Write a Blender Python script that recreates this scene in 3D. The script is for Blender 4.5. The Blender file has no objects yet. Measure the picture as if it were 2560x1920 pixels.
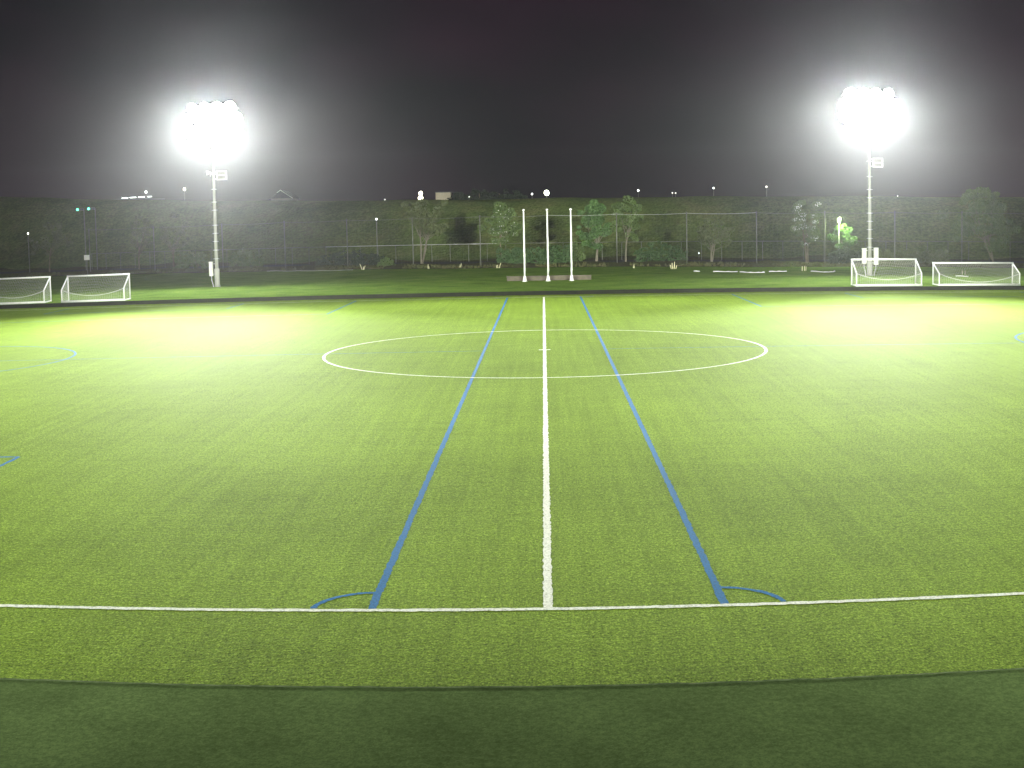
import bpy, bmesh, math, random
from mathutils import Vector, Matrix
random.seed(7)
S = bpy.context.scene
COL = S.collection
R = math.radians

# ------------------------------------------------------------------ camera
EYE = Vector((0.018, -16.968, 5.458))
PITCH, YAW, ROLL = 0.13179, -0.02699, -0.02044
A1, A3 = 0.40752, -0.00433            # lens: angle = A1*r + A3*r^3, r = 1 at half the picture's width
def cam_dir(X, U, d):
    c, s = math.cos(ROLL), math.sin(ROLL); x, u = X*c-U*s, X*s+U*c
    c, s = math.cos(PITCH), math.sin(PITCH); y, z = d*c+u*s, -d*s+u*c
    c, s = math.cos(YAW), math.sin(YAW)
    return Vector((x*c+y*s, -x*s+y*c, z))
r_, u_, f_ = cam_dir(1, 0, 0), cam_dir(0, 1, 0), cam_dir(0, 0, 1)
cd = bpy.data.cameras.new('camera'); cam = bpy.data.objects.new('camera', cd); COL.objects.link(cam)
M = Matrix((r_, u_, -f_)).transposed().to_4x4(); M.translation = EYE
cam.matrix_world = M
cd.type = 'PANO'; cd.sensor_width = 36; cd.sensor_height = 27; cd.sensor_fit = 'HORIZONTAL'
cc = cd.cycles if hasattr(cd, 'cycles') else cd
cc.panorama_type = 'FISHEYE_LENS_POLYNOMIAL'
cc.fisheye_polynomial_k0 = 0.0
cc.fisheye_polynomial_k1 = -A1/18.0
cc.fisheye_polynomial_k2 = 0.0
cc.fisheye_polynomial_k3 = -A3/18.0**3
cc.fisheye_polynomial_k4 = 0.0
cc.fisheye_fov = R(170)
cd.clip_start = 0.1; cd.clip_end = 2000
S.camera = cam

# ------------------------------------------------------------------ night sky
w = bpy.data.worlds.new('World'); S.world = w; w.use_nodes = True
nt = w.node_tree; nt.nodes.clear()
wo = nt.nodes.new('ShaderNodeOutputWorld'); bg = nt.nodes.new('ShaderNodeBackground')
tc = nt.nodes.new('ShaderNodeTexCoord'); mp = nt.nodes.new('ShaderNodeMapping'); mp.inputs['Scale'].default_value = (1.6, 1.6, 3.0)
ns = nt.nodes.new('ShaderNodeTexNoise'); ns.inputs['Scale'].default_value = 2.2; ns.inputs['Detail'].default_value = 3
rp = nt.nodes.new('ShaderNodeValToRGB')
rp.color_ramp.elements[0].position = .35; rp.color_ramp.elements[0].color = (.0050, .0075, .0085, 1)
rp.color_ramp.elements[1].position = .68; rp.color_ramp.elements[1].color = (.0230, .0115, .0200, 1)
L = nt.links.new
L(tc.outputs['Generated'], mp.inputs[0]); L(mp.outputs[0], ns.inputs['Vector']); L(ns.outputs['Fac'], rp.inputs[0])
L(rp.outputs[0], bg.inputs['Color']); L(bg.outputs[0], wo.inputs['Surface']); bg.inputs['Strength'].default_value = 1.0

S.view_settings.view_transform = 'Standard'; S.view_settings.look = 'None'
S.view_settings.exposure = 0.06; S.view_settings.gamma = 1
S.render.engine = 'CYCLES'
cy = S.cycles
cy.max_bounces = 6; cy.diffuse_bounces = 2; cy.glossy_bounces = 2; cy.transmission_bounces = 4; cy.volume_bounces = 1
cy.transparent_max_bounces = 8; cy.sample_clamp_indirect = 4; cy.use_denoising = True

SPOT_W = 150000.0        # watts of one floodlight group
LENS_E = 220.0          # glass brightness
HAZE_D = 0.000125

# ------------------------------------------------------------------ materials
def mat(name, col=(.5, .5, .5), rough=.6, metal=0.0, spec=.5, emit=None, es=0.0):
    m = bpy.data.materials.new(name); m.use_nodes = True
    b = m.node_tree.nodes['Principled BSDF']
    b.inputs['Base Color'].default_value = (*col, 1); b.inputs['Roughness'].default_value = rough
    b.inputs['Metallic'].default_value = metal; b.inputs['Specular IOR Level'].default_value = spec
    if emit: b.inputs['Emission Color'].default_value = (*emit, 1); b.inputs['Emission Strength'].default_value = es
    return m
def N(m, t, **k):
    n = m.node_tree.nodes.new(t)
    for a, v in k.items(): setattr(n, a, v)
    return n
def noise_mat(name, cols, scale=4.0, detail=4.0, rough=.7, metal=0.0, spec=.4, stretch=(1, 1, 1), bump=None, pos=None, extra=None):
    """base colour from a noise ramp in world metres; bump = list of (scale, distance metres, stretch)"""
    m = mat(name, cols[0], rough, metal, spec); nt = m.node_tree; b = nt.nodes['Principled BSDF']
    g = N(m, 'ShaderNodeNewGeometry')
    def tex(sc, st, det=4.0, ro=.6):
        mp = N(m, 'ShaderNodeMapping'); mp.inputs['Scale'].default_value = st
        n = N(m, 'ShaderNodeTexNoise'); n.inputs['Scale'].default_value = sc; n.inputs['Detail'].default_value = det
        n.inputs['Roughness'].default_value = ro
        nt.links.new(g.outputs['Position'], mp.inputs[0]); nt.links.new(mp.outputs[0], n.inputs['Vector'])
        return n.outputs['Fac']
    r = N(m, 'ShaderNodeValToRGB'); els = r.color_ramp.elements
    while len(els) < len(cols): els.new(.5)
    for i, c in enumerate(cols):
        els[i].position = (pos[i] if pos else .3+.4*i/max(1, len(cols)-1)); els[i].color = (*c, 1)
    nt.links.new(tex(scale, stretch, detail), r.inputs[0])
    out = r.outputs[0]
    for ex in (extra or []):      # multiply by further noise, lo..hi
        sc, st, lo, hi = ex[:4]
        mr = N(m, 'ShaderNodeMapRange'); mr.inputs['From Min'].default_value, mr.inputs['From Max'].default_value = ex[4:6] if len(ex) > 4 else (.3, .7)
        mr.inputs['To Min'].default_value = lo; mr.inputs['To Max'].default_value = hi
        nt.links.new(tex(sc, st, 3.0), mr.inputs['Value'])
        mx = N(m, 'ShaderNodeVectorMath', operation='SCALE'); nt.links.new(out, mx.inputs[0]); nt.links.new(mr.outputs[0], mx.inputs['Scale'])
        out = mx.outputs[0]
    nt.links.new(out, b.inputs['Base Color'])
    prev = None
    for (sc, dist, st) in (bump or []):
        bp = N(m, 'ShaderNodeBump'); bp.inputs['Distance'].default_value = dist; bp.inputs['Strength'].default_value = 1.0
        nt.links.new(tex(sc, st, 3.0), bp.inputs['Height'])
        if prev: nt.links.new(prev, bp.inputs['Normal'])
        prev = bp.outputs[0]
    if prev: nt.links.new(prev, b.inputs['Normal'])
    return m

TURF = noise_mat('turf', [(.068, .114, .011), (.119, .183, .018), (.176, .248, .032)], scale=16, detail=8, rough=.85, spec=.010,
                 pos=[.34, .5, .66],
                 extra=[(.30, (1, 1, 1), .91, 1.09), (1.6, (.8, 1.1, 1), .93, 1.07), (9, (1, 1, 1), .80, 1.20), (28, (1, .8, 1), .55, 1.0, .36, .46), (38, (1, .6, 1), .38, 1.62), (2.6, (.5, 1.3, 1), .80, 1.0, .31, .37), (4.0, (1, .02, 1), .89, 1.11), (5.0, (.02, 1, 1), .94, 1.06), (8.0, (.5, 1.3, 1), .66, 1.0, .30, .37)],
                 bump=[(36, .022, (1, 1, 1)), (10, .030, (.8, 1.2, 1)), (2.4, .030, (.7, 1.3, 1))])
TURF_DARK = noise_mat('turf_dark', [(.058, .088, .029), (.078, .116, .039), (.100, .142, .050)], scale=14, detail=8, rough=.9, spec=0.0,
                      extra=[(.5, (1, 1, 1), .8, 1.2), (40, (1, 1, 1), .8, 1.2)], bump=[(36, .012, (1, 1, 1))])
LAWN = noise_mat('lawn', [(.095, .160, .026), (.135, .225, .036), (.175, .260, .050)], scale=.35, detail=6, rough=.9, spec=0.0,
                 extra=[(9, (1, .6, 1), .75, 1.25)], bump=[(6, .05, (1, 1, 1))])
ROUGH = noise_mat('rough_grass', [(.065, .105, .024), (.095, .130, .034), (.130, .140, .048)], scale=.22, detail=8, rough=.95, spec=.1,
                  extra=[(2.5, (1, 1, .5), .65, 1.35)], bump=[(2.0, .25, (1, 1, 1))])
VERGE = noise_mat('verge', [(.045, .056, .018), (.072, .066, .028), (.055, .082, .022)], scale=.5, detail=7, rough=.95, spec=.1,
                  extra=[(4, (1, 1, 1), .7, 1.3)], bump=[(4, .15, (1, 1, 1))])
ASPHALT = noise_mat('asphalt', [(.018, .018, .019), (.028, .028, .028)], scale=6, rough=.9, spec=.2, bump=[(60, .005, (1, 1, 1))])
LINE_W = noise_mat('white_fibre', [(.12, .17, .05), (.38, .39, .32), (.58, .59, .50)], scale=26, detail=6, rough=.9, spec=.05, bump=[(36, .012, (1, 1, 1))], pos=[.33, .40, .58])
LINE_B = noise_mat('blue_fibre', [(.020, .060, .05), (.006, .062, .15), (.012, .100, .23)], scale=26, detail=6, rough=.9, spec=.05, pos=[.33, .40, .58], bump=[(36, .012, (1, 1, 1))])
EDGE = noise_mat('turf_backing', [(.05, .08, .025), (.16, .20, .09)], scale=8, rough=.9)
CURB = noise_mat('dark_curb', [(.010, .012, .008), (.020, .020, .014)], scale=3, rough=.95, spec=.1)  # near-black base colour for curb face and gutter
CONC = noise_mat('concrete', [(.22, .22, .19), (.33, .33, .29)], scale=2.5, detail=8, rough=.85, stretch=(1, 1, .25), bump=[(25, .004, (1, 1, 1))])
BROWN = noise_mat('stone', [(.060, .052, .036), (.11, .095, .065)], scale=2.2, detail=8, rough=.9, bump=[(9, .02, (1, 1, 1))])
GALV = noise_mat('galvanised', [(.38, .38, .36), (.52, .52, .50)], scale=5, rough=.5, metal=.6, spec=.5)
DULL = noise_mat('dull_metal', [(.085, .085, .072), (.14, .14, .12)], scale=3, rough=.7, metal=.2)
WHITE = noise_mat('white_paint', [(.66, .66, .60), (.80, .80, .76)], scale=6, rough=.4, spec=.5)
CREAM = noise_mat('cream_paint', [(.60, .60, .52), (.72, .72, .64)], scale=3, rough=.5)
NET = mat('net_cord', (.55, .56, .50), .9)
BARK = noise_mat('bark', [(.07, .055, .035), (.16, .13, .09)], scale=7, detail=8, rough=.95, stretch=(1, 1, .3), bump=[(14, .03, (1, 1, .3))])
BARKP = noise_mat('pale_bark', [(.085, .075, .055), (.17, .15, .11)], scale=7, detail=8, rough=.95, stretch=(1, 1, .3), bump=[(14, .03, (1, 1, .3))])
LEAF = [noise_mat('leaf_a', [(.035, .065, .012), (.075, .115, .022)], scale=1.3, rough=.6),
        noise_mat('leaf_b', [(.045, .060, .016), (.080, .095, .028)], scale=1.3, rough=.6),
        noise_mat('leaf_c', [(.028, .070, .014), (.060, .120, .024)], scale=1.3, rough=.6)]
HEDGE = noise_mat('hedge_leaf', [(.018, .050, .010), (.040, .080, .018)], scale=2.0, rough=.7)
DARKLEAF = noise_mat('dark_leaf', [(.010, .018, .010), (.022, .034, .018)], scale=2.0, rough=.8)
PALE_LEAF = mat('leaflets', (.62, .62, .56), .7)  # pale leaves, set on the pitch side of crown clumps
BAMBOO = noise_mat('bamboo', [(.38, .36, .20), (.58, .55, .34)], scale=8, rough=.8)
ROPE = mat('rope', (.70, .70, .62), .8)
LENS = mat('floodlight_glass', (.9, .9, .9), .2, emit=(.93, .97, 1.0), es=LENS_E)
WALL = noise_mat('house_wall', [(.16, .15, .13), (.22, .21, .18)], scale=1, rough=.9)
TANW = noise_mat('tan_wall', [(.34, .30, .22), (.42, .37, .28)], scale=1, rough=.9)
ROOF = noise_mat('roof', [(.05, .05, .06), (.09, .09, .10)], scale=2, rough=.8)
def glow(name, col, e): return mat(name, (.8, .8, .8), .4, emit=col, es=e)
G_WARM = glow('lamp_warm', (1, .93, .70), 9); G_WHITE = glow('lamp_white', (.95, 1, .97), 4)
G_GREEN = glow('lamp_green', (.08, 1, .55), 2.2); G_DIM = glow('lamp_dim', (1, .97, .85), 3); G_BIG = glow('lamp_big', (.93, 1, .78), 30)
G_YG = glow('lamp_yellowgreen', (.75, 1, .16), 2.6)

# ------------------------------------------------------------------ mesh helper
class MB:
    def __init__(s): s.v = []; s.f = []
    def box(s, c, d, rz=0.0):
        x, y, z = c; a, b, h = d[0]/2, d[1]/2, d[2]/2; n = len(s.v); cs, sn = math.cos(rz), math.sin(rz)
        for sz in (-1, 1):
            for sx, sy in ((-1, -1), (1, -1), (1, 1), (-1, 1)):
                px, py = sx*a, sy*b; s.v.append((x+px*cs-py*sn, y+px*sn+py*cs, z+sz*h))
        for q in ((3, 2, 1, 0), (4, 5, 6, 7), (0, 1, 5, 4), (1, 2, 6, 5), (2, 3, 7, 6), (3, 0, 4, 7)): s.f.append([n+i for i in q])
        return s
    def tube(s, pts, rad, seg=8, cap=True):
        pts = [Vector(p) for p in pts]; rads = rad if isinstance(rad, (list, tuple)) else [rad]*len(pts)
        prev = None; ref = None
        for i, p in enumerate(pts):
            t = (pts[min(i+1, len(pts)-1)]-pts[max(i-1, 0)]).normalized()
            if ref is None: ref = Vector((0, 0, 1)) if abs(t.z) < .9 else Vector((1, 0, 0))
            a = (ref-t*ref.dot(t)).normalized(); b = t.cross(a); ref = a
            n = len(s.v)
            for k in range(seg):
                q = 2*math.pi*k/seg; s.v.append(tuple(p+(a*math.cos(q)+b*math.sin(q))*rads[i]))
            if prev is not None:
                for k in range(seg): s.f.append([prev+k, prev+(k+1) % seg, n+(k+1) % seg, n+k])
            elif cap: s.f.append([n+k for k in range(seg)][::-1])
            prev = n
        if cap: s.f.append([prev+k for k in range(seg)])
        return s
    def poly(s, pts):
        n = len(s.v); s.v += [tuple(p) for p in pts]; s.f.append(list(range(n, n+len(pts)))); return s
    def disc(s, c, nrm, r, seg=20):
        nrm = Vector(nrm).normalized(); a = nrm.orthogonal().normalized(); b = nrm.cross(a); c = Vector(c)
        return s.poly([c+(a*math.cos(2*math.pi*k/seg)+b*math.sin(2*math.pi*k/seg))*r for k in range(seg)])
    def build(s, name, m, parent=None, smooth=False, loc=None):
        me = bpy.data.meshes.new(name); me.from_pydata(s.v, [], s.f); me.update()
        if smooth: me.polygons.foreach_set('use_smooth', [True]*len(me.polygons))
        me.materials.append(m)
        o = bpy.data.objects.new(name, me); COL.objects.link(o)
        if parent: o.parent = parent
        if loc: o.location = loc
        return o
def tag(o, label=None, cat=None, group=None, kind=None):
    if label: o['label'] = label
    if cat: o['category'] = cat
    if group: o['group'] = group
    if kind: o['kind'] = kind
    return o
def thing(name, label, cat, loc=(0, 0, 0), rz=0.0, group=None):
    o = bpy.data.objects.new(name, None); COL.objects.link(o); o.location = loc; o.rotation_euler = (0, 0, rz)
    o.empty_display_size = .3
    return tag(o, label, cat, group)
def dup(root, loc=None, rz=None, label=None):
    c = root.copy(); COL.objects.link(c)
    if loc is not None: c.location = loc
    if rz is not None: c.rotation_euler = (0, 0, rz)
    if label: c['label'] = label
    def rec(src, dst):
        for ch in list(src.children):
            if ch.type == 'LIGHT': pass
            d = ch.copy(); COL.objects.link(d); d.parent = dst; rec(ch, d)
    rec(root, c)
    return c
def structure(name, mb, m, smooth=False):
    return tag(mb.build(name, m, smooth=smooth), kind='structure')

# ------------------------------------------------------------------ ground
W = 69.47; CY = W/2; NEAR = -2.95; CURB_Y = 72.35; LZ = .25
def fence_y(x): return 118-.25*x
def lawn_y(x): return fence_y(x)-4+.8*math.sin(x*.21)+.4*math.sin(x*.83)
def bank_h(x): return 8.15+(0 if x > 0 else .0004*x*x)-.006*x
def terrain(x, y):
    t = y-lawn_y(x)
    und = .10*math.sin(x*.7+y*.3)+.08*math.sin(x*1.9-y*.7)
    z = .27+min(1, max(0, t)/3)*max(0, .22+und)*(1 if t < 9 else max(0, 1-(t-9)/2))
    b = (y-(fence_y(x)+20))/24
    if b > 0:
        b = min(1, b); z = z+(bank_h(x)-z)*(b*b*(3-2*b)) + (.12*math.sin(x*.35+y*.2) if b < 1 else 0)
    return z
def grid(xs, yf, nu):
    m = MB()
    for x in xs:
        for j in range(nu+1):
            y = yf(x, j/nu); m.v.append((x, y, terrain(x, y)))
    for i in range(len(xs)-1):
        for j in range(nu):
            a = i*(nu+1)+j; m.f.append([a, a+nu+1, a+nu+2, a+1])
    return m
structure('ground', MB().poly([(-340, -60, -.30), (340, -60, -.30), (340, 430, -.30), (-340, 430, -.30)]), LAWN)
xs = [-340+i*20 for i in range(12)]+[-110+i*1.0 for i in range(221)]+[120+i*20 for i in range(12)]
structure('verge', grid(xs, lambda x, t: lawn_y(x)-.02+t*26, 52), VERGE, True)
structure('embankment', grid(xs, lambda x, t: (lawn_y(x)+25.9)*(1-t)+t*(fence_y(x)+60), 46), ROUGH, True)
m = MB()
for i in range(len(xs)-1):
    a, b = xs[i], xs[i+1]
    m.poly([(a, fence_y(a)+60, bank_h(a)), (b, fence_y(b)+60, bank_h(b)), (b, 430, 5.0), (a, 430, 5.0)])
structure('hill_top', m, ROUGH)
m = MB()
for i in range(len(xs)-1):
    a, b = xs[i], xs[i+1]
    m.poly([(a, CURB_Y, LZ), (b, CURB_Y, LZ), (b, lawn_y(b), LZ+.02), (a, lawn_y(a), LZ+.02)])
structure('lawn', m, LAWN)
# road behind the fence
m = MB()
for i in range(len(xs)-1):
    a, b = xs[i], xs[i+1]
    m.poly([(a, fence_y(a)+8, .34), (b, fence_y(b)+8, .34), (b, fence_y(b)+14.5, .34), (a, fence_y(a)+14.5, .34)])
structure('road', m, ASPHALT)

# pitch: a turf carpet 5 cm thick, the darker turf in front of it, the curb and gutter behind
def jag(x0, x1, y, amp, step): 
    n = max(2, int((x1-x0)/step)); return [(x0+(x1-x0)*i/n, y+random.uniform(-amp, amp)) for i in range(n+1)]
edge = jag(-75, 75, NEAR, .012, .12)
m = MB(); 
m.poly([(x, y, 0) for x, y in edge]+[(75, CURB_Y-.55, 0), (-75, CURB_Y-.55, 0)])
structure('pitch', m, TURF)
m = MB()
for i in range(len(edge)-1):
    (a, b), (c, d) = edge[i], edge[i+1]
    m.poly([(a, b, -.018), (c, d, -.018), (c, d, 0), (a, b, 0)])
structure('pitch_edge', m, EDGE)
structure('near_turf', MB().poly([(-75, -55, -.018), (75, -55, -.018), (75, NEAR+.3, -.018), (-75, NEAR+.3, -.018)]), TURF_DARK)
structure('gutter', MB().box((0, CURB_Y-.28, -.18), (150, .54, .02)).box((0, CURB_Y-.565, -.095), (150, .03, .19)), CURB)
structure('curb', MB().box((0, CURB_Y+.04, .03), (150, .10, .45)), CURB)

# painted / sewn lines, each a strip with slightly ragged sides
def strip(pts, wd, z, m):
    n = len(m.v); pts = [Vector(p) for p in pts]
    for i, p in enumerate(pts):
        t = (pts[min(i+1, len(pts)-1)]-pts[max(i-1, 0)]).normalized(); s = Vector((-t.y, t.x))
        for sg in (-1, 1):
            q = p+s*sg*(wd/2+random.uniform(-.014, .014)); m.v.append((q.x, q.y, z))
        if i: a = n+2*i; m.f.append([a-2, a, a+1, a-1])
def seg(a, b, step=.09):
    n = max(1, int(math.dist(a, b)/step)); return [(a[0]+(b[0]-a[0])*i/n, a[1]+(b[1]-a[1])*i/n) for i in range(n+1)]
def arc(c, r, a0, a1, n): return [(c[0]+r*math.cos(a0+(a1-a0)*i/n), c[1]+r*math.sin(a0+(a1-a0)*i/n)) for i in range(n+1)]
wl = MB(); LW = .12
for y in (0, W): strip(seg((-52.5, y), (52.5, y)), LW, .008, wl)
for x in (-52.5, 52.5): strip(seg((x, 0), (x, W), .3), LW, .0085, wl)
strip(seg((0, .06), (0, W-.06)), LW+.01, .009, wl)
strip(arc((0, CY), 9.09, 0, 2*math.pi, 520), LW, .0095, wl)
strip(seg((-.24, CY), (.24, CY)), .2, .010, wl)
for sx in (-1, 1):
    for (x, h) in ((36, 20.16), (47, 9.16)):
        strip(seg((sx*x, CY-h), (sx*x, CY+h), .3), LW, .0085, wl)
        for sy in (-1, 1): strip(seg((sx*x, CY+sy*h), (sx*52.5, CY+sy*h), .3), LW, .0092, wl)
structure('white_markings', wl, LINE_W)
bl = MB()
for sx in (-1, 1):
    strip(seg((sx*2.507, .06), (sx*2.507, W-.06)), LW, .004, bl)
    strip(seg((sx*2.6, CY), (sx*52.4, CY)), .07, .0045, bl)
    strip(arc((sx*27.5, CY), 6.8, 0, 2*math.pi, 300), .11, .005, bl)
    for (y0, d) in ((0, 1), (W, -1)):
        for (xa, xb, dep) in ((13, 42, 12), (21, 34, 5)):
            for x in (xa, xb): strip(seg((sx*x, y0+d*.06), (sx*x, y0+d*dep)), .11, .0055, bl)
            strip(seg((sx*xa, y0+d*dep), (sx*xb, y0+d*dep)), .11, .006, bl)
        a0, a1 = (0, math.pi/2) if d > 0 else (0, -math.pi/2)
        strip([(2.507*sx+sx*.86*math.cos(a), y0+d*.06*0+.86*math.sin(a)) for a in [a0+(a1-a0)*(.06+.94*i/22) for i in range(23)]], .09, .0065, bl)
structure('blue_markings', bl, LINE_B)

# ------------------------------------------------------------------ floodlight towers
RX, RZ = 2.35, 1.75      # half size of the lamp rack
def make_tower(label, group):
    """a tower at the origin, lamps facing -Y"""
    t = thing('floodlight_tower', label, 'floodlight tower', group=group)
    p = MB(); p.tube([(0, 0, .95), (0, 0, 4), (0, 0, 8), (0, 0, 11.8), (0, 0, 15.9)], [.165, .15, .125, .10, .08], 14)
    p.build('pole', CONC, t, True)
    MB().tube([(0, 0, -.05), (0, 0, .25), (0, 0, 1.55), (0, 0, 1.6)], [.27, .235, .235, .17], 14).build('pole_base', CONC, t, True)
    for z in (2.4, 3.15, 3.9, 4.6, 5.3, 6.6, 7.3, 8.4, 9.7): 
        r = .165-.085*z/15.6
        MB().tube([(0, 0, z), (0, 0, z+.07)], r+.035, 12).box((0, -.02, z+.03), (2*r+.26, .03, .03)).build('pole_band', GALV, t)
    fr = MB()
    for z in (-RZ+.4, 0, RZ-.4): fr.box((0, .12, 14.0+z), (2*RX, .08, .08))
    for x in (-RX+.3, -.9, .9, RX-.3): fr.box((x, .2, 14.0), (.08, .08, 2*RZ))
    fr.box((0, .30, 12.15), (3.6, .75, .06))
    fr.build('lamp_rack', GALV, t)
    rows = [(-1.38, 4), (-.46, 5), (.46, 5), (1.38, 4)]  # lamps oversized and packed close so the rack's shape carries its glare
    for z, n in rows:
        for i in range(n):
            x = (i-(n-1)/2)*1.08
            az = -x*.22; tilt = R(17)
            d = Vector((-math.sin(az)*-1*-1, -math.cos(az)*math.cos(tilt), -math.sin(tilt))).normalized()
            c = Vector((x, -.25, 14.0+z))
            body = MB().tube([c-d*.42, c-d*.36, c-d*.12, c+d*.02], [.10, .22, .48, .50], 20).build('lamp_body', GALV, t, True)
            MB().tube([c+d*.02, c+d*.03], [.54, .54], 20).build('lamp_glass', LENS, body)
    # loudspeaker on a bracket, ballast rack
    return t
def ballast(t, sx):
    b = MB(); cx, cz = sx*.72, 9.62
    for z in (-.36, 0.0, .36): b.box((cx, 0, cz+z), (.86, .34, .07))
    for x in (-.40, .40): b.box((cx+x, 0, cz), (.07, .36, .80))
    o = b.build('ballast_rack', GALV, t)
    for z in (-.18, .18): MB().box((cx, .05, cz+z), (.7, .2, .26)).build('ballast_box', DULL, o)
    for z in (-.3, .3): MB().box((sx*.2, 0, cz+z), (.25, .06, .06)).build('bracket', GALV, o)
def cabinet(t, x, z0, z1, wd=.30):
    o = MB().box((x, -.03, (z0+z1)/2), (wd, .26, z1-z0)).box((x, -.03, z1+.02), (wd+.05, .32, .035)).build('cabinet', CREAM, t)
    MB().box((x+.09, -.17, (z0+z1)/2), (.02, .02, .14)).build('handle', DULL, o)
    MB().tube([(x, 0, z0), (x, 0, z0-.35), (x*.75, 0, z0-.75), (x*.7, 0, 0)], .03, 8).build('conduit', GALV, o)
    for z in (z1-.15, z0+.15): MB().box((x/2, .05, z), (abs(x), .05, .05)).build('bracket', GALV, o)
def spots(t, side, far=True):
    # each tower's lamps: beams fanned across the pitch below the horizon
    for k, (az, dn, pw, sz) in enumerate(BEAMS if far else BEAMS_NEAR):
        ld = bpy.data.lights.new('floodlight_beam', 'SPOT'); ld.energy = SPOT_W*pw; ld.spot_size = R(sz); ld.spot_blend = 1.0
        ld.shadow_soft_size = .45; ld.color = (.97, 1.0, .90)
        o = bpy.data.objects.new('floodlight_beam', ld); COL.objects.link(o); o.parent = t
        o.location = ((0, -.5, .5, .4, -1.0, 1.0, -1.5, 1.5, -.8, .1)[k]*side, -.9, 14.8)
        d = Vector((math.sin(R(az))*side*math.cos(R(dn)), -math.cos(R(az))*math.cos(R(dn)), -math.sin(R(dn))))
        o.rotation_euler = d.to_track_quat('-Z', 'Y').to_euler()
    if far:  # added spots toward the camera that make the haze glow round the lamps
        for k in range(3):
            ld = bpy.data.lights.new('floodlight_beam', 'SPOT'); ld.energy = SPOT_W*HALO/3; ld.spot_size = R(36); ld.spot_blend = 1.0
            ld.shadow_soft_size = 1.2; ld.color = (1.0, 1.0, .93)
            o = bpy.data.objects.new('floodlight_beam', ld); COL.objects.link(o); o.parent = t
            o.location = (-1.3+1.3*k, -1.9, 14.6)
            a, dn = R((10, 15, 20)[k]*side), R(2.5)
            o.rotation_euler = Vector((math.sin(a)*math.cos(dn), -math.cos(a)*math.cos(dn), -math.sin(dn))).to_track_quat('-Z', 'Y').to_euler()
# azimuth toward the pitch's middle positive, degrees down, power, cone
BEAMS = [(-2, 15, 3.1, 36), (10, 18, 1.4, 26), (10, 21, 1.39, 36), (22, 15, 2.12, 26), (22, 18, .7, 26), (34, 9, 1.1, 26), (34, 12, .89, 36), (46, 9, .46, 48), (46, 12, 1.31, 36), (58, 9, 4.84, 26)]
HALO = 0.52             # added spots aimed at the camera for lamp halo, share of SPOT_W each
BEAMS_NEAR = [(8, 8, 1.97, 26), (8, 13, 1.4, 36), (26, 13, .87, 36), (44, 8, 2.27, 26), (44, 18, .53, 40), (8, 2.6, 3.2, 20), (30, 2.6, 3.2, 20)]
G_T = 'floodlight towers round the pitch'
tL = make_tower('tall concrete floodlight tower left of the flagpoles, loudspeaker and single cabinet on its pole', G_T)
tR = dup(tL, label='tall concrete floodlight tower behind the right-hand pair of goals, two cabinets on its pole')
tN1 = dup(tL, label='floodlight tower on the near side of the pitch, left of the camera')
tN2 = dup(tL, label='floodlight tower on the near side of the pitch, right of the camera')
# left tower: horn loudspeaker, ballast rack at the right, one cabinet
ballast(tL, 1); cabinet(tL, -.50, .95, 2.15)
hs = MB().tube([(-.12, 0, 9.85), (-.35, -.05, 9.87), (-.60, -.10, 9.87)], [.05, .09, .22], 14).build('loudspeaker', WHITE, tL, True)
MB().box((-.16, .02, 9.72), (.3, .06, .05)).box((-.3, .02, 9.66), (.05, .05, .2)).build('bracket', GALV, hs)
ballast(tR, 1); cabinet(tR, -.50, 1.05, 2.30, .34); cabinet(tR, .55, .95, 2.35, .36)
tL.location = (-28.2, 89.6, LZ); tR.location = (27.85, 88.6, LZ)
tN1.location = (-28.2, -20.0, -.05); tN1.rotation_euler = (0, 0, math.pi); tN2.location = (28.0, -20.0, -.05); tN2.rotation_euler = (0, 0, math.pi)
spots(tL, 1); spots(tR, -1); spots(tN1, -1, False); spots(tN2, 1, False)

# ------------------------------------------------------------------ flagpoles and low wall
fp = thing('flagpole', 'white flagpole, leftmost of the three in front of the low stone wall', 'flagpole', (-1.54, 85.98, LZ), group='white flagpoles behind the pitch')
MB().tube([(0, 0, .42), (0, 0, 3), (0, 0, 5.78)], [.072, .064, .050], 12).build('pole', WHITE, fp, True)
MB().tube([(0, 0, 0), (0, 0, .03), (0, 0, .06), (0, 0, .38), (0, 0, .46)], [.22, .22, .16, .11, .10], 16).build('base', WHITE, fp, True)
MB().tube([(0, 0, 5.78), (0, 0, 5.80), (0, 0, 5.90), (0, 0, 5.93)], [.07, .10, .10, .04], 12).build('cap', WHITE, fp, True)
MB().tube([(.09, -.02, .9), (.07, -.02, 5.7)], .006, 4).tube([(.09, -.02, .9), (.12, -.02, .9)], .02, 6).build('halyard', ROPE, fp)
dup(fp, (.38, 85.94, LZ), label='white flagpole, middle one of the three in front of the low stone wall')
dup(fp, (2.30, 85.93, LZ), label='white flagpole, rightmost of the three in front of the low stone wall')
lw = MB(); lw.box((.45, 87.3, LZ+.17), (7.0, .25, .36)).box((.45, 87.3, LZ+.375), (7.1, .32, .05))
for i in range(13): lw.box((-2.95+i*.565, 87.16, LZ+.17), (.02, .03, .30))
tag(lw.build('stone_wall', BROWN), 'low brown stone wall along the grass behind the three flagpoles', 'wall')

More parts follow.
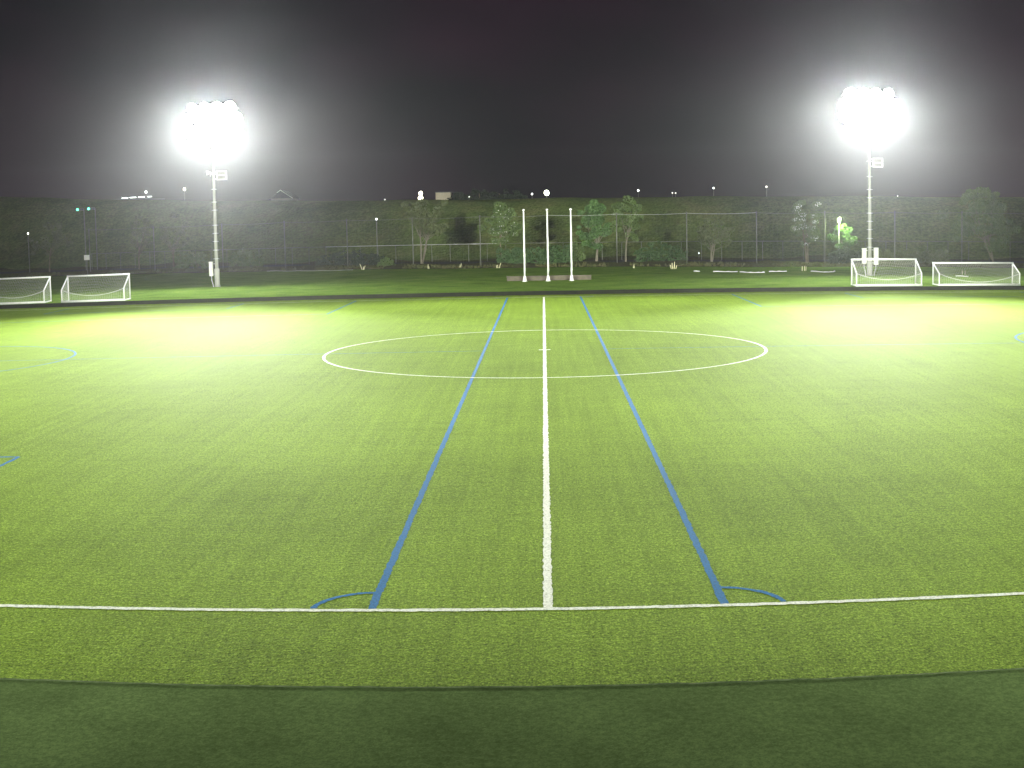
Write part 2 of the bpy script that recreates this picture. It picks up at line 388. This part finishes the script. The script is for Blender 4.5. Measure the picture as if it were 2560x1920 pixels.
# ------------------------------------------------------------------ goals
def net_quads(m, P00, P10, P11, P01, nu, nv, r=.0045, fn=None):
    """cords both ways over a bilinear patch"""
    def pt(u, v):
        a = P00.lerp(P10, u); b = P01.lerp(P11, u); p = a.lerp(b, v)
        return p+(fn(u, v) if fn else Vector((0, 0, 0)))
    def cord(pts):
        m.tube(pts, r, 3, False)
    for i in range(nu+1): cord([pt(i/nu, j/6) for j in range(7)])
    for j in range(nv+1): cord([pt(i/12, j/nv) for i in range(13)])
def make_goal(w, h, dep, hr, label, sag=.45):
    g = thing('football_goal', label, 'goal', group='portable goals behind the far touchline')
    r = .055
    # mouth at +Y, rear at y = 0 nearest the pitch
    for x in (-w/2, w/2):
        MB().tube([(x, dep, 0), (x, dep, h)], r, 10).build('post', WHITE, g, True)
        MB().tube([(x, dep, h-.02), (x, .42*0+.02, hr), (x, 0, hr-.06), (x, 0, .05)], r*.9, 10).build('stay', WHITE, g, True)
        MB().tube([(x, 0, .055), (x, dep, .055)], r, 10).build('ground_bar', WHITE, g, True)
    MB().tube([(-w/2-r, dep, h), (w/2+r, dep, h)], r+.006, 10).build('crossbar', WHITE, g, True)
    MB().tube([(-w/2-r, 0, .075), (w/2+r, 0, .075)], .078, 12).build('rear_bar', WHITE, g, True)
    n = MB()
    sg = lambda u: Vector((0, 0, -sag*4*u*(1-u)))
    V = Vector
    net_quads(n, V((-w/2, dep, h-.06)), V((w/2, dep, h-.06)), V((w/2, 0, hr-.02)), V((-w/2, 0, hr-.02)), int(w/.14), 12, fn=lambda u, v: sg(u)*v+V((0, 0, -.05*abs(math.sin(u*9)))))
    net_quads(n, V((-w/2, 0, hr-.02)), V((w/2, 0, hr-.02)), V((w/2, 0, .1)), V((-w/2, 0, .1)), int(w/.14), 7, fn=lambda u, v: sg(u)*(1-v))
    for x in (-w/2, w/2):
        net_quads(n, V((x, dep, h-.05)), V((x, 0, hr)), V((x, 0, .1)), V((x, dep, .1)), 10, 11)
    no = n.build('net', NET, g)
    MB().tube([(-w/2+w*u/14, 0, hr-.02-sag*4*(u/14)*(1-u/14)) for u in range(15)], .016, 6, False).build('net_rope', NET, no)
    return g
g1 = make_goal(4.9, 1.90, 1.55, .95, 'small white goal with sagging net, standing left of the left floodlight tower')
g1.location = (-33.43, 72.75, LZ+.01); g1.rotation_euler = (0, 0, R(2.0))
g2 = dup(g1, (-39.95, 73.0, LZ+.01), R(2.5), label='small white goal cut off by the left edge of the view')
for o in (g1, g2): pass
g3 = dup(g1, (25.15, 72.75, LZ+.01), R(-.5), label='small white goal with sagging net directly in front of the right floodlight tower')
g4 = make_goal(6.3, 1.62, 1.5, .90, 'long low white goal near the right edge, right of the goal at the floodlight tower', .6)
g4.location = (32.12, 72.75, LZ+.01)

# ------------------------------------------------------------------ tall fence
fn = thing('tall_fence', 'tall dim net fence with slender posts behind the far lawn', 'fence')
FX = [-55.6, -46.5, -37.41, -29.53, -21.98, -14.37, -6.81, .51, 7.8, 15.02, 22.1, 28.94, 35.89, 42.53, 49.5, 56.5]
for x in FX:
    y = fence_y(x); z0 = terrain(x, y)
    MB().tube([(x, y, z0-.2), (x, y, 5.78)], .055, 8).tube([(x, y, 5.78), (x, y, 5.84)], .075, 8).build('post', DULL, fn, True)
for i in range(len(FX)-1):
    a, b = FX[i], FX[i+1]
    pts = [(a+(b-a)*k/8, fence_y(a+(b-a)*k/8), 5.70-.10*4*(k/8)*(1-k/8)) for k in range(9)]
    MB().tube(pts, .02, 5).build('top_wire', GALV if 0 <= a < 22 else DULL, fn)
nm = MB()
x = FX[0]
while x < FX[-1]:
    nm.tube([(x, fence_y(x)+.03, .5), (x, fence_y(x)+.03, 5.62)], .003, 3, False); x += .35
z = .7
while z < 5.6:
    nm.tube([(FX[0], fence_y(FX[0])+.03, z), (FX[-1], fence_y(FX[-1])+.03, z)], .003, 3, False); z += .35
nm.build('netting', DULL, fn)

lf = thing('low_fence', 'low dim rail fence along the road below the embankment', 'fence')
x = -62.0; k = 0; prev = None; run = []
while x < 62:
    y = fence_y(x)+16.2; z0 = terrain(x, y)
    if abs(x+1.0) > 1.2: MB().tube([(x, y, z0-.1), (x, y, z0+2.15)], .030, 6).build('post', DULL, lf)
    run.append((x, y, z0+2.15)); x += 2.3
for i in range(0, len(run)-1, 5):
    seg_ = run[i:i+6]
    if len(seg_) > 1: MB().tube(seg_, .030, 6).build('rail', GALV if -34 < seg_[0][0] < -10 else DULL, lf)

# ------------------------------------------------------------------ trees and shrubs
def leaf_cloud(m, c, rad, n, size, rnd, flat=1.0):
    for _ in range(n):
        while True:
            p = Vector((rnd.uniform(-1, 1), rnd.uniform(-1, 1), rnd.uniform(-1, 1)))
            if p.length <= 1: break
        p = Vector((c[0]+p.x*rad[0], c[1]+p.y*rad[1], c[2]+p.z*rad[2]))
        s = size*rnd.uniform(.6, 1.5)
        a = Vector((rnd.gauss(0, 1), rnd.gauss(0, 1), rnd.gauss(0, .6))).normalized(); b = a.orthogonal().normalized()
        b = (Matrix.Rotation(rnd.uniform(0, 6.28), 3, a) @ b); c2 = a.cross(b)*.55
        m.poly([p-b*s, p-c2*s, p+b*s, p+c2*s])
def make_tree(x, y, cx, z0, z1, hw, label, leafm, bark=BARK, group='small trees behind the tall fence', seed=1, leaflets=0, dens=1.0, multi=1, cat='tree'):
    rnd = random.Random(seed); zb = terrain(x, y)-.1
    t = thing('small_tree', label, cat, (x, y, zb), group=group)
    h0, h1 = z0-zb, z1-zb; cxr = cx-x
    tr = MB(); tips = []
    for s in range(multi):
        lean = Vector((rnd.uniform(-.25, .25)*(1 if multi == 1 else 2.6), rnd.uniform(-.2, .2), 0))
        base = Vector((rnd.uniform(-.1, .1)*(multi-1), 0, 0)); top = Vector((cxr*.6, 0, 0))+lean+Vector((0, 0, h0+.25*(h1-h0)))
        mid = base.lerp(top, .5)+Vector((rnd.uniform(-.12, .12), 0, 0))
        tr.tube([base, mid, top], [.12, .085, .05], 8)
        for k in range(9):
            a = rnd.uniform(0, 6.28); q = rnd.uniform(.35, .95)
            st = mid.lerp(top, rnd.uniform(.1, 1))
            e = Vector((cxr+math.cos(a)*hw*q*.85, math.sin(a)*hw*q*.7, h0+(h1-h0)*rnd.uniform(.25, .95)))
            md = st.lerp(e, .5)+Vector((0, 0, -.15))
            tr.tube([st, md, e], [.04, .022, .008], 5); tips.append(e); tips.append(md.lerp(e, .5))
    tr.build('trunk', bark, t)
    cr = MB(); bl = MB()
    n = int(40*dens)
    cl = list(tips)
    while len(cl) < n:
        a = rnd.uniform(0, 6.28); q = math.sqrt(rnd.random())
        zz = rnd.uniform(0, 1); wz = math.sqrt(max(0, 1-(2*zz-.9)**2))*.95+.1
        cl.append(Vector((cxr+math.cos(a)*hw*q*wz, math.sin(a)*hw*q*wz*.8, h0+(h1-h0)*zz)))
    for c in cl:
        rr = rnd.uniform(.25, .62)*(hw/2.6)**.5
        leaf_cloud(cr, c, (rr*1.2, rr*1.2, rr*.8), int(105*dens), .115, rnd)
        if leaflets and rnd.random() < .55: leaf_cloud(bl, c+Vector((0, -rr, 0)), (rr, .3, rr*.6), leaflets*2, .075, rnd)
    cro = cr.build('crown', leafm, t)
    if leaflets: bl.build('leaflets', PALE_LEAF, cro)
    return t
make_tree(-13.99, 127.5, -13.56, 2.95, 7.78, 3.23, 'wide vase-shaped tree left of the flagpoles under the double lamp', LEAF[1], BARKP, seed=3, dens=1.35, multi=3)
make_tree(-4.61, 125.15, -4.76, 2.71, 7.0, 2.25, 'round tree with pale leaf tips just left of the leftmost flagpole', LEAF[0], seed=4, leaflets=2, dens=1.2)
make_tree(5.84, 121.54, 5.62, 2.02, 7.1, 2.13, 'green tree with pale leaning trunk right of the rightmost flagpole', LEAF[2], BARKP, seed=5, dens=1.3, multi=2)
make_tree(9.07, 121.73, 9.33, 2.84, 7.5, 1.75, 'slender upright tree with pale trunk, second to the right of the flagpoles', LEAF[0], BARKP, seed=6, dens=1.05)
make_tree(18.25, 119.44, 19.0, 1.5, 5.2, 2.6, 'sparse brownish tree with forked trunk between two fence posts', LEAF[1], BARKP, seed=7, dens=.65, multi=2)
make_tree(28.18, 115.95, 28.17, 1.91, 7.0, 2.0, 'tree with pale blossom left of the small park lamp', LEAF[0], seed=8, leaflets=9, dens=1.0, multi=2)
make_tree(47.79, 112.05, 46.4, 1.8, 8.3, 4.4, 'large loose tree with forked trunk at the far right behind the long goal', LEAF[0], BARKP, seed=9, dens=1.5, multi=2)
make_tree(31.25, 112.2, 31.2, 1.9, 4.3, 1.3, 'little bright green tree lit up by the park lamp beside it', LEAF[2], seed=10, dens=1.2)
make_tree(-46.59, 137.65, -46.4, 1.97, 7.2, 2.0, 'dim thin tree just left of the left floodlight pole', LEAF[1], seed=11, dens=.6)
make_tree(-51.57, 138.89, -51.3, 2.1, 7.2, 2.0, 'dim thin tree above the second goal from the left', LEAF[1], seed=12, dens=.6)
make_tree(-65.36, 142.3, -65.0, 2.49, 6.7, 3.6, 'dim broad tree near the left edge behind the fence', LEAF[1], seed=15, dens=.7)
def make_shrub(name, x, y, hx, hy, hz, label, m, n, cat='bush', group=None, seed=1, size=.085, box=False):
    rnd = random.Random(seed); zb = terrain(x, y)-.05
    t = thing(name, label, cat, (x, y, zb), group=group)
    f = MB()
    for _ in range(n):
        if box:
            c = (rnd.uniform(-hx, hx), rnd.uniform(-hy, hy), rnd.uniform(0, hz*(.86+.14*math.sin(x+_*.37))))
        else:
            a = rnd.uniform(0, 6.28); q = math.sqrt(rnd.random()); c = (math.cos(a)*q*hx, math.sin(a)*q*hy, rnd.uniform(.05, math.sqrt(1-q*q*.8))*hz)
        leaf_cloud(f, c, (.24, .24, .16), 26, size, rnd)
    f.build('foliage', m, t)
    for k in range(max(3, int(hx))):
        a = rnd.uniform(-hx, hx)*.8; MB().tube([(a, 0, 0), (a+rnd.uniform(-.15, .15), 0, hz*.7)], [.03, .012], 5).build('stem', BARK, t)
    return t
GS = 'shrubs along the fence'
make_shrub('hedge', -.9, 120.3, 4.1, .7, 1.95, 'dense clipped green hedge behind the three flagpoles', HEDGE, 420, 'hedge', seed=21, box=True)
make_shrub('hedge', 37.8, 111.8, 4.6, .6, 1.35, 'long low hedge behind the right-hand goals', LEAF[1], 380, 'hedge', seed=22, box=True)
make_shrub('dark_bush', 31.2, 110.9, 1.9, .9, 1.75, 'dark dense bush beneath the little lit tree', DARKLEAF, 170, seed=23, group=GS)
make_shrub('bush', 13.0, 122.0, 3.0, 1.2, 2.4, 'broad dark green bush between the slender tree and the next fence post', HEDGE, 200, seed=24, group=GS)
make_shrub('bush', 3.6, 122.6, 1.0, .8, 2.2, 'narrow yellowish bush just right of the rightmost flagpole', LEAF[0], 80, seed=25, group=GS)
make_shrub('bush', -42.6, 131.6, 2.1, 1.0, 2.6, 'dim rounded bush left of the left floodlight pole', LEAF[0], 110, seed=26, group=GS)
make_shrub('bush', -35.5, 131.0, 2.2, 1.0, 2.3, 'dim rounded bush right of the left floodlight pole', LEAF[0], 110, seed=27, group=GS)
make_shrub('bush', -17.5, 122.6, 1.0, .6, .9, 'tiny round bush left of the wide vase-shaped tree', LEAF[0], 34, seed=28, group=GS)
make_shrub('bush', -22.0, 126.8, 4.2, 1.0, 1.7, 'long low dark bush between fence posts right of the left tower', DARKLEAF, 240, seed=29, group=GS)

# tall dry grass tufts at the back edge of the lawn
rnd = random.Random(5); tf = MB()
for k in range(3400):
    x = rnd.uniform(-70, 55); y = lawn_y(x)+abs(rnd.gauss(0, 1.1))+.1; z = terrain(x, y)-.05
    if math.sin(x*.5)+math.sin(x*1.31+1)*.8+rnd.uniform(-.8, .8) < -.3: continue
    for _ in range(3):
        h = rnd.uniform(.12, .42); dx, dy = rnd.uniform(-.14, .14), rnd.uniform(-.1, .1)
        tf.poly([(x-.03, y, z), (x+.03, y, z), (x+dx, y+dy, z+h)])
tag(tf.build('dry_grass', VERGE), 'dry tufted grass along the back edge of the lawn', 'grass', kind='stuff')

# stakes, stumps, rope
def stakes(x, y, lst, label, name='tree_stake', m=BAMBOO):
    t = MB()
    for (dx, lean, h, r) in lst: t.tube([(dx, 0, -.05), (dx+lean*.5, 0, h*.5), (dx+lean, 0, h)], [r, r, r*.8], 6)
    o = t.build(name, m, loc=(x, y, LZ+.02)); return tag(o, label, 'stake', 'pale stakes at the back edge of the lawn')
stakes(-19.6, 118.3, [(0, -.25, .65, .045), (.12, .02, .35, .05), (.15, .18, .45, .045)], 'pale stakes splayed like a letter W between fence posts, left of the wide tree')
stakes(-12.25, 116.2, [(0, .02, .5, .04), (.12, -.02, .3, .03)], 'short pale stake below the wide vase-shaped tree')
stakes(-8.9, 116.3, [(0, .05, .4, .03), (.12, .08, .55, .035), (.10, -.05, .3, .03)], 'group of thin pale stakes left of the round tree')
stakes(-4.9, 114.4, [(0, .1, .35, .035), (.25, .22, .55, .045), (.1, -.1, .25, .03)], 'pale leaning stakes at the left end of the low wall')
stakes(8.95, 108.2, [(0, .08, .4, .035), (.15, -.1, .3, .03)], 'short pale stakes at the foot of the slender upright tree')
stakes(12.6, 105.4, [(0, -.05, .6, .05), (.14, .06, .7, .05), (-.14, -.08, .4, .04), (.3, .1, .35, .04)], 'yellowish clump of stakes right of the slender upright tree')
stakes(24.1, 98.4, [(-.12, 0, .42, .04), (.12, 0, .45, .04), (.24, .02, .4, .03)], 'pair of short pale stakes below the pale-leaved tree')
stakes(36.6, 89.5, [(-.12, 0, .35, .04), (.14, 0, .35, .04)], 'pair of short pale stakes seen through the long low goal')
def rope(pts, r, label):
    P = []
    for i in range(len(pts)-1):
        for k in range(6):
            t = k/6; P.append((pts[i][0]*(1-t)+pts[i+1][0]*t, pts[i][1]*(1-t)+pts[i+1][1]*t, LZ+.045+.02*math.sin(i*2+k)))
    tag(MB().tube(P, r, 6).build('rope', ROPE), label, 'rope', 'white ropes lying on the lawn')
rope([(13.95, 99.4), (14.6, 99.1)], .05, 'shortest white rope on the lawn left of the right tower')
rope([(15.6, 98.2), (16.9, 97.6), (17.9, 97.3)], .045, 'middle white rope on the lawn left of the right tower')
rope([(17.9, 96.9), (18.6, 95.4), (19.5, 95.3), (20.0, 95.6)], .05, 'long dipping white rope on the lawn behind the pitch')
rope([(20.6, 97.0), (21.5, 97.1), (22.4, 97.1)], .045, 'straight white rope just left of the two short stakes')
rope([(24.5, 96.9), (25.4, 94.9), (26.2, 95.5), (26.7, 96.6)], .05, 'white rope between the two short stakes and the right tower')
rope([(-30.9, 121.5), (-27, 119.6), (-23.4, 118.2), (-20, 117.9)], .012, 'thin faint rope along the lawn edge right of the left tower')
rope([(34.9, 86.6), (35.9, 85.6)], .045, 'short rope seen through the long low goal')

# pale box sign at the far left
sg = thing('box_sign', 'small pale square board on a post far left above the goals', 'sign', (-54.4, 127.6, .3))
MB().box((0, 0, 2.1), (.66, .10, .60)).build('board', CREAM, sg)
MB().tube([(0, .08, 0), (0, .08, 2.2)], .04, 8).build('post', DULL, sg)

# ------------------------------------------------------------------ small park lamp lighting the little tree
pl = thing('park_lamp', 'yellow-green glowing park lamp on a thin post above the little lit tree', 'street lamp', (30.55, 111.3, .3))
MB().tube([(0, 0, 0), (0, 0, 4.3)], [.055, .045], 10).build('post', GALV, pl, True)
hd = MB().tube([(0, 0, 4.30), (0, 0, 4.34), (0, 0, 4.80)], [.09, .16, .17], 12).build('lamp_shade', G_YG, pl, True)
MB().tube([(0, 0, 4.80), (0, 0, 4.84), (0, 0, 4.92)], [.22, .22, .05], 12).build('cap', DULL, pl, True)
ld = bpy.data.lights.new('park_lamp_light', 'POINT'); ld.energy = 2600; ld.color = (.75, 1, .45); ld.shadow_soft_size = .12
o = bpy.data.objects.new('park_lamp_light', ld); COL.objects.link(o); o.parent = pl; o.location = (.30, -.45, 4.7)

# ------------------------------------------------------------------ far lamps on and beyond the embankment
GL = 'distant lamps beyond the embankment'
def far_lamp(x, y, z, r, gm, label, zb=None, arm=0.0, post=.06):
    r *= .8
    zb = terrain(x, y)-.3 if zb is None and y < fence_y(x)+60 else (6.8 if zb is None else zb)
    t = thing('street_lamp', label, 'street lamp', (x, y, zb), group=GL)
    h = z-zb
    MB().tube([(arm, 0, 0), (arm, 0, h+.2), (0, 0, h+r+.1)], post, 6).build('post', DULL, t)
    MB().tube([(0, 0, h-r), (0, 0, h-r*.7), (0, 0, h), (0, 0, h+r*.7), (0, 0, h+r)], [r*.3, r*.75, r, r*.75, r*.3], 12).build('globe', gm, t, True)
    MB().tube([(0, 0, h+r), (0, 0, h+r+.08)], [r*.6, r*.2], 10).build('cap', DULL, t)
    return t
far_lamp(-69.97, 200, 12.08, .26, G_WHITE, 'small white lamp above the row of lights under the flat roof')
far_lamp(-62.84, 200, 12.27, .26, G_WARM, 'small warm lamp just left of the left floodlight pole')
far_lamp(-27.17, 200, 9.2, .14, G_DIM, 'tiny faint lamp on the embankment crest left of the double lamp')
t = far_lamp(-20.82, 199, 10.1, .42, G_WARM, 'bright double lamp, two globes one above the other, above the wide tree')
MB().tube([(0, -.3, 2.05), (0, -.3, 2.3), (0, -.3, 2.6), (0, -.3, 2.9)], [.2, .42, .42, .2], 12).build('lower_globe', G_WARM, t, True)
far_lamp(.78, 200, 9.70, .52, G_BIG, 'largest bright lamp with greenish glow straight above the middle flagpole', post=.1)
far_lamp(-1.73, 200, 9.55, .20, G_WHITE, 'small white lamp just left of the largest lamp')
far_lamp(-12.55, 200, 9.3, .12, G_DIM, 'tiny faint lamp on the crest between the double lamp and the largest lamp')
far_lamp(16.54, 200, 9.85, .22, G_WHITE, 'small white lamp on the crest above the slender upright tree')
far_lamp(22.44, 200, 9.4, .13, G_DIM, 'left one of two faint lamps standing close together on the crest')
far_lamp(22.99, 200, 9.35, .13, G_DIM, 'right one of two faint lamps standing close together on the crest')
far_lamp(29.6, 200, 10.16, .20, G_WHITE, 'single small white lamp right of the two faint close lamps')
far_lamp(38.84, 200, 10.32, .22, G_DIM, 'small lamp on a pale visible post left of the right floodlight pole', post=.1)
far_lamp(62.31, 200, 8.7, .10, G_DIM, 'very faint lamp on the crest right of the right floodlight tower')
far_lamp(-20.78, 140, 5.74, .17, G_WHITE, 'white lamp on a thin post in front of the embankment, left of the wide tree', zb=.3)
far_lamp(-66.35, 138, 5.6, .16, G_DIM, 'small lamp in front of the embankment near the left edge', zb=.3)
far_lamp(18.6, 133.0, .95, .09, G_WHITE, 'tiny white bollard light beside the road behind the fence', zb=.3, post=.03)
# traffic signals
for i, (x, z, lab) in enumerate([(-59.9, 8.39, 'left one of the two green traffic signals at the far left'), (-58.35, 8.43, 'right one of the two green traffic signals at the far left')]):
    if i == 0:
        ts = thing('traffic_signal', lab, 'traffic signal', (x, 139.5, z), group='green traffic signals')
        MB().box((.25, .1, 0), (1.05, .16, .36)).build('housing', DULL, ts)
        MB().tube([(0, .02, 0), (0, -.03, 0)], .17, 14).build('green_light', G_GREEN, ts)
        MB().tube([(.35, .02, 0), (.35, -.0, 0)], .13, 14).tube([(.66, .02, 0), (.66, -.0, 0)], .13, 14).build('dark_light', ROOF, ts)
        MB().tube([(.8, .25, 0), (.8, .25, -8.1)], .07, 8).tube([(.8, .25, 0), (.2, .2, 0)], .04, 6).build('post', DULL, ts)
    else: dup(ts, (x, 139.5, z), label=lab)

# ------------------------------------------------------------------ far buildings
b = thing('flat_building', 'long dim flat-roofed building with a row of four lights under its roof, far left', 'building', (-88, 200, 7.5))
MB().box((0, 3, 1.4), (36, 6, 3.4)).build('wall', WALL, b)
MB().box((0, 2.6, 3.3), (39, 8, .35)).build('roof', ROOF, b)
for x0, x1 in ((13.9, 15.2), (15.4, 16.7), (17.0, 18.3), (18.7, 19.6)):
    MB().box(((x0+x1)/2, -1.5, 3.65+.06*((x0-13)/6)), (x1-x0-.15, .12, .12)).build('strip_light', G_WHITE, b)
b = thing('gabled_house', 'small dim gabled house on the crest right of the left floodlight pole', 'house', (-45.4, 200, 8.0))
MB().box((0, 3, .8), (3.6, 6, 2.4)).build('wall', WALL, b)
rf = MB()
for sx in (-1, 1): rf.poly([(0, -.4, 3.4), (sx*2.2, -.4, 1.9), (sx*2.2, 6.4, 1.9), (0, 6.4, 3.4)]); rf.poly([(0, -.4, 3.25), (sx*2.2, -.4, 1.75), (sx*2.2, -.4, 1.9), (0, -.4, 3.4)])
rf.poly([(-1.8, 0, 1.99), (1.8, 0, 1.99), (0, 0, 3.2)])
rf.build('roof', ROOF, b)
MB().tube([(0, -.5, 3.42), (2.2, -.5, 1.92)], .05, 6).tube([(0, -.5, 3.42), (-.6, -.5, 3.0)], .05, 6).build('gable_trim', WHITE, b)
b = thing('tan_building', 'small tan boxy building on the crest right of the double lamp', 'building', (-17.2, 202, 7.8))
MB().box((0, 2, 1.1), (2.6, 4, 2.6)).build('wall', TANW, b)
MB().box((0, 2, 2.45), (2.8, 4.2, .12)).build('roof', ROOF, b)
def far_tree(x, y, hw, zt, label, seed):
    rnd = random.Random(seed); t = thing('dark_tree', label, 'tree', (x, y, 7.0), group='dark trees on the crest')
    MB().tube([(0, 0, 0), (0, 0, (zt-7)*.7)], [.2, .08], 7).build('trunk', BARK, t)
    m = MB()
    for _ in range(46):
        a = rnd.uniform(0, 6.28); q = math.sqrt(rnd.random()); h = rnd.random()
        leaf_cloud(m, (math.cos(a)*q*hw, math.sin(a)*q*hw*.6, .8+h*(zt-8.3)*math.sqrt(1-q*q*.7)), (.6, .6, .4), 42, .16, rnd)
    m.build('crown', DARKLEAF, t)
far_tree(-14.2, 201, 2.1, 10.9, 'near-black tree on the crest, first right of the tan building', 31)
far_tree(-10.9, 202, 2.3, 11.2, 'near-black tree on the crest, second right of the tan building', 32)
far_tree(-7.4, 201, 2.3, 11.0, 'near-black tree on the crest, third right of the tan building', 33)
far_tree(-4.4, 202, 1.9, 10.6, 'near-black tree on the crest just left of the largest lamp', 34)

# ------------------------------------------------------------------ haze
hz = MB().box((0, 185, 14.3), (700, 510, 31.4)).build('haze', bpy.data.materials.new('haze'))
tag(hz, 'thin night haze over the whole pitch', 'haze', kind='stuff')
hm = hz.data.materials[0]; hm.use_nodes = True; hn = hm.node_tree; hn.nodes.clear()
ho = hn.nodes.new('ShaderNodeOutputMaterial'); hv = hn.nodes.new('ShaderNodeVolumePrincipled')
hv.inputs['Color'].default_value = (.93, .95, 1.0, 1); hv.inputs['Density'].default_value = HAZE_D; hv.inputs['Anisotropy'].default_value = .91
hn.links.new(hv.outputs[0], ho.inputs['Volume'])
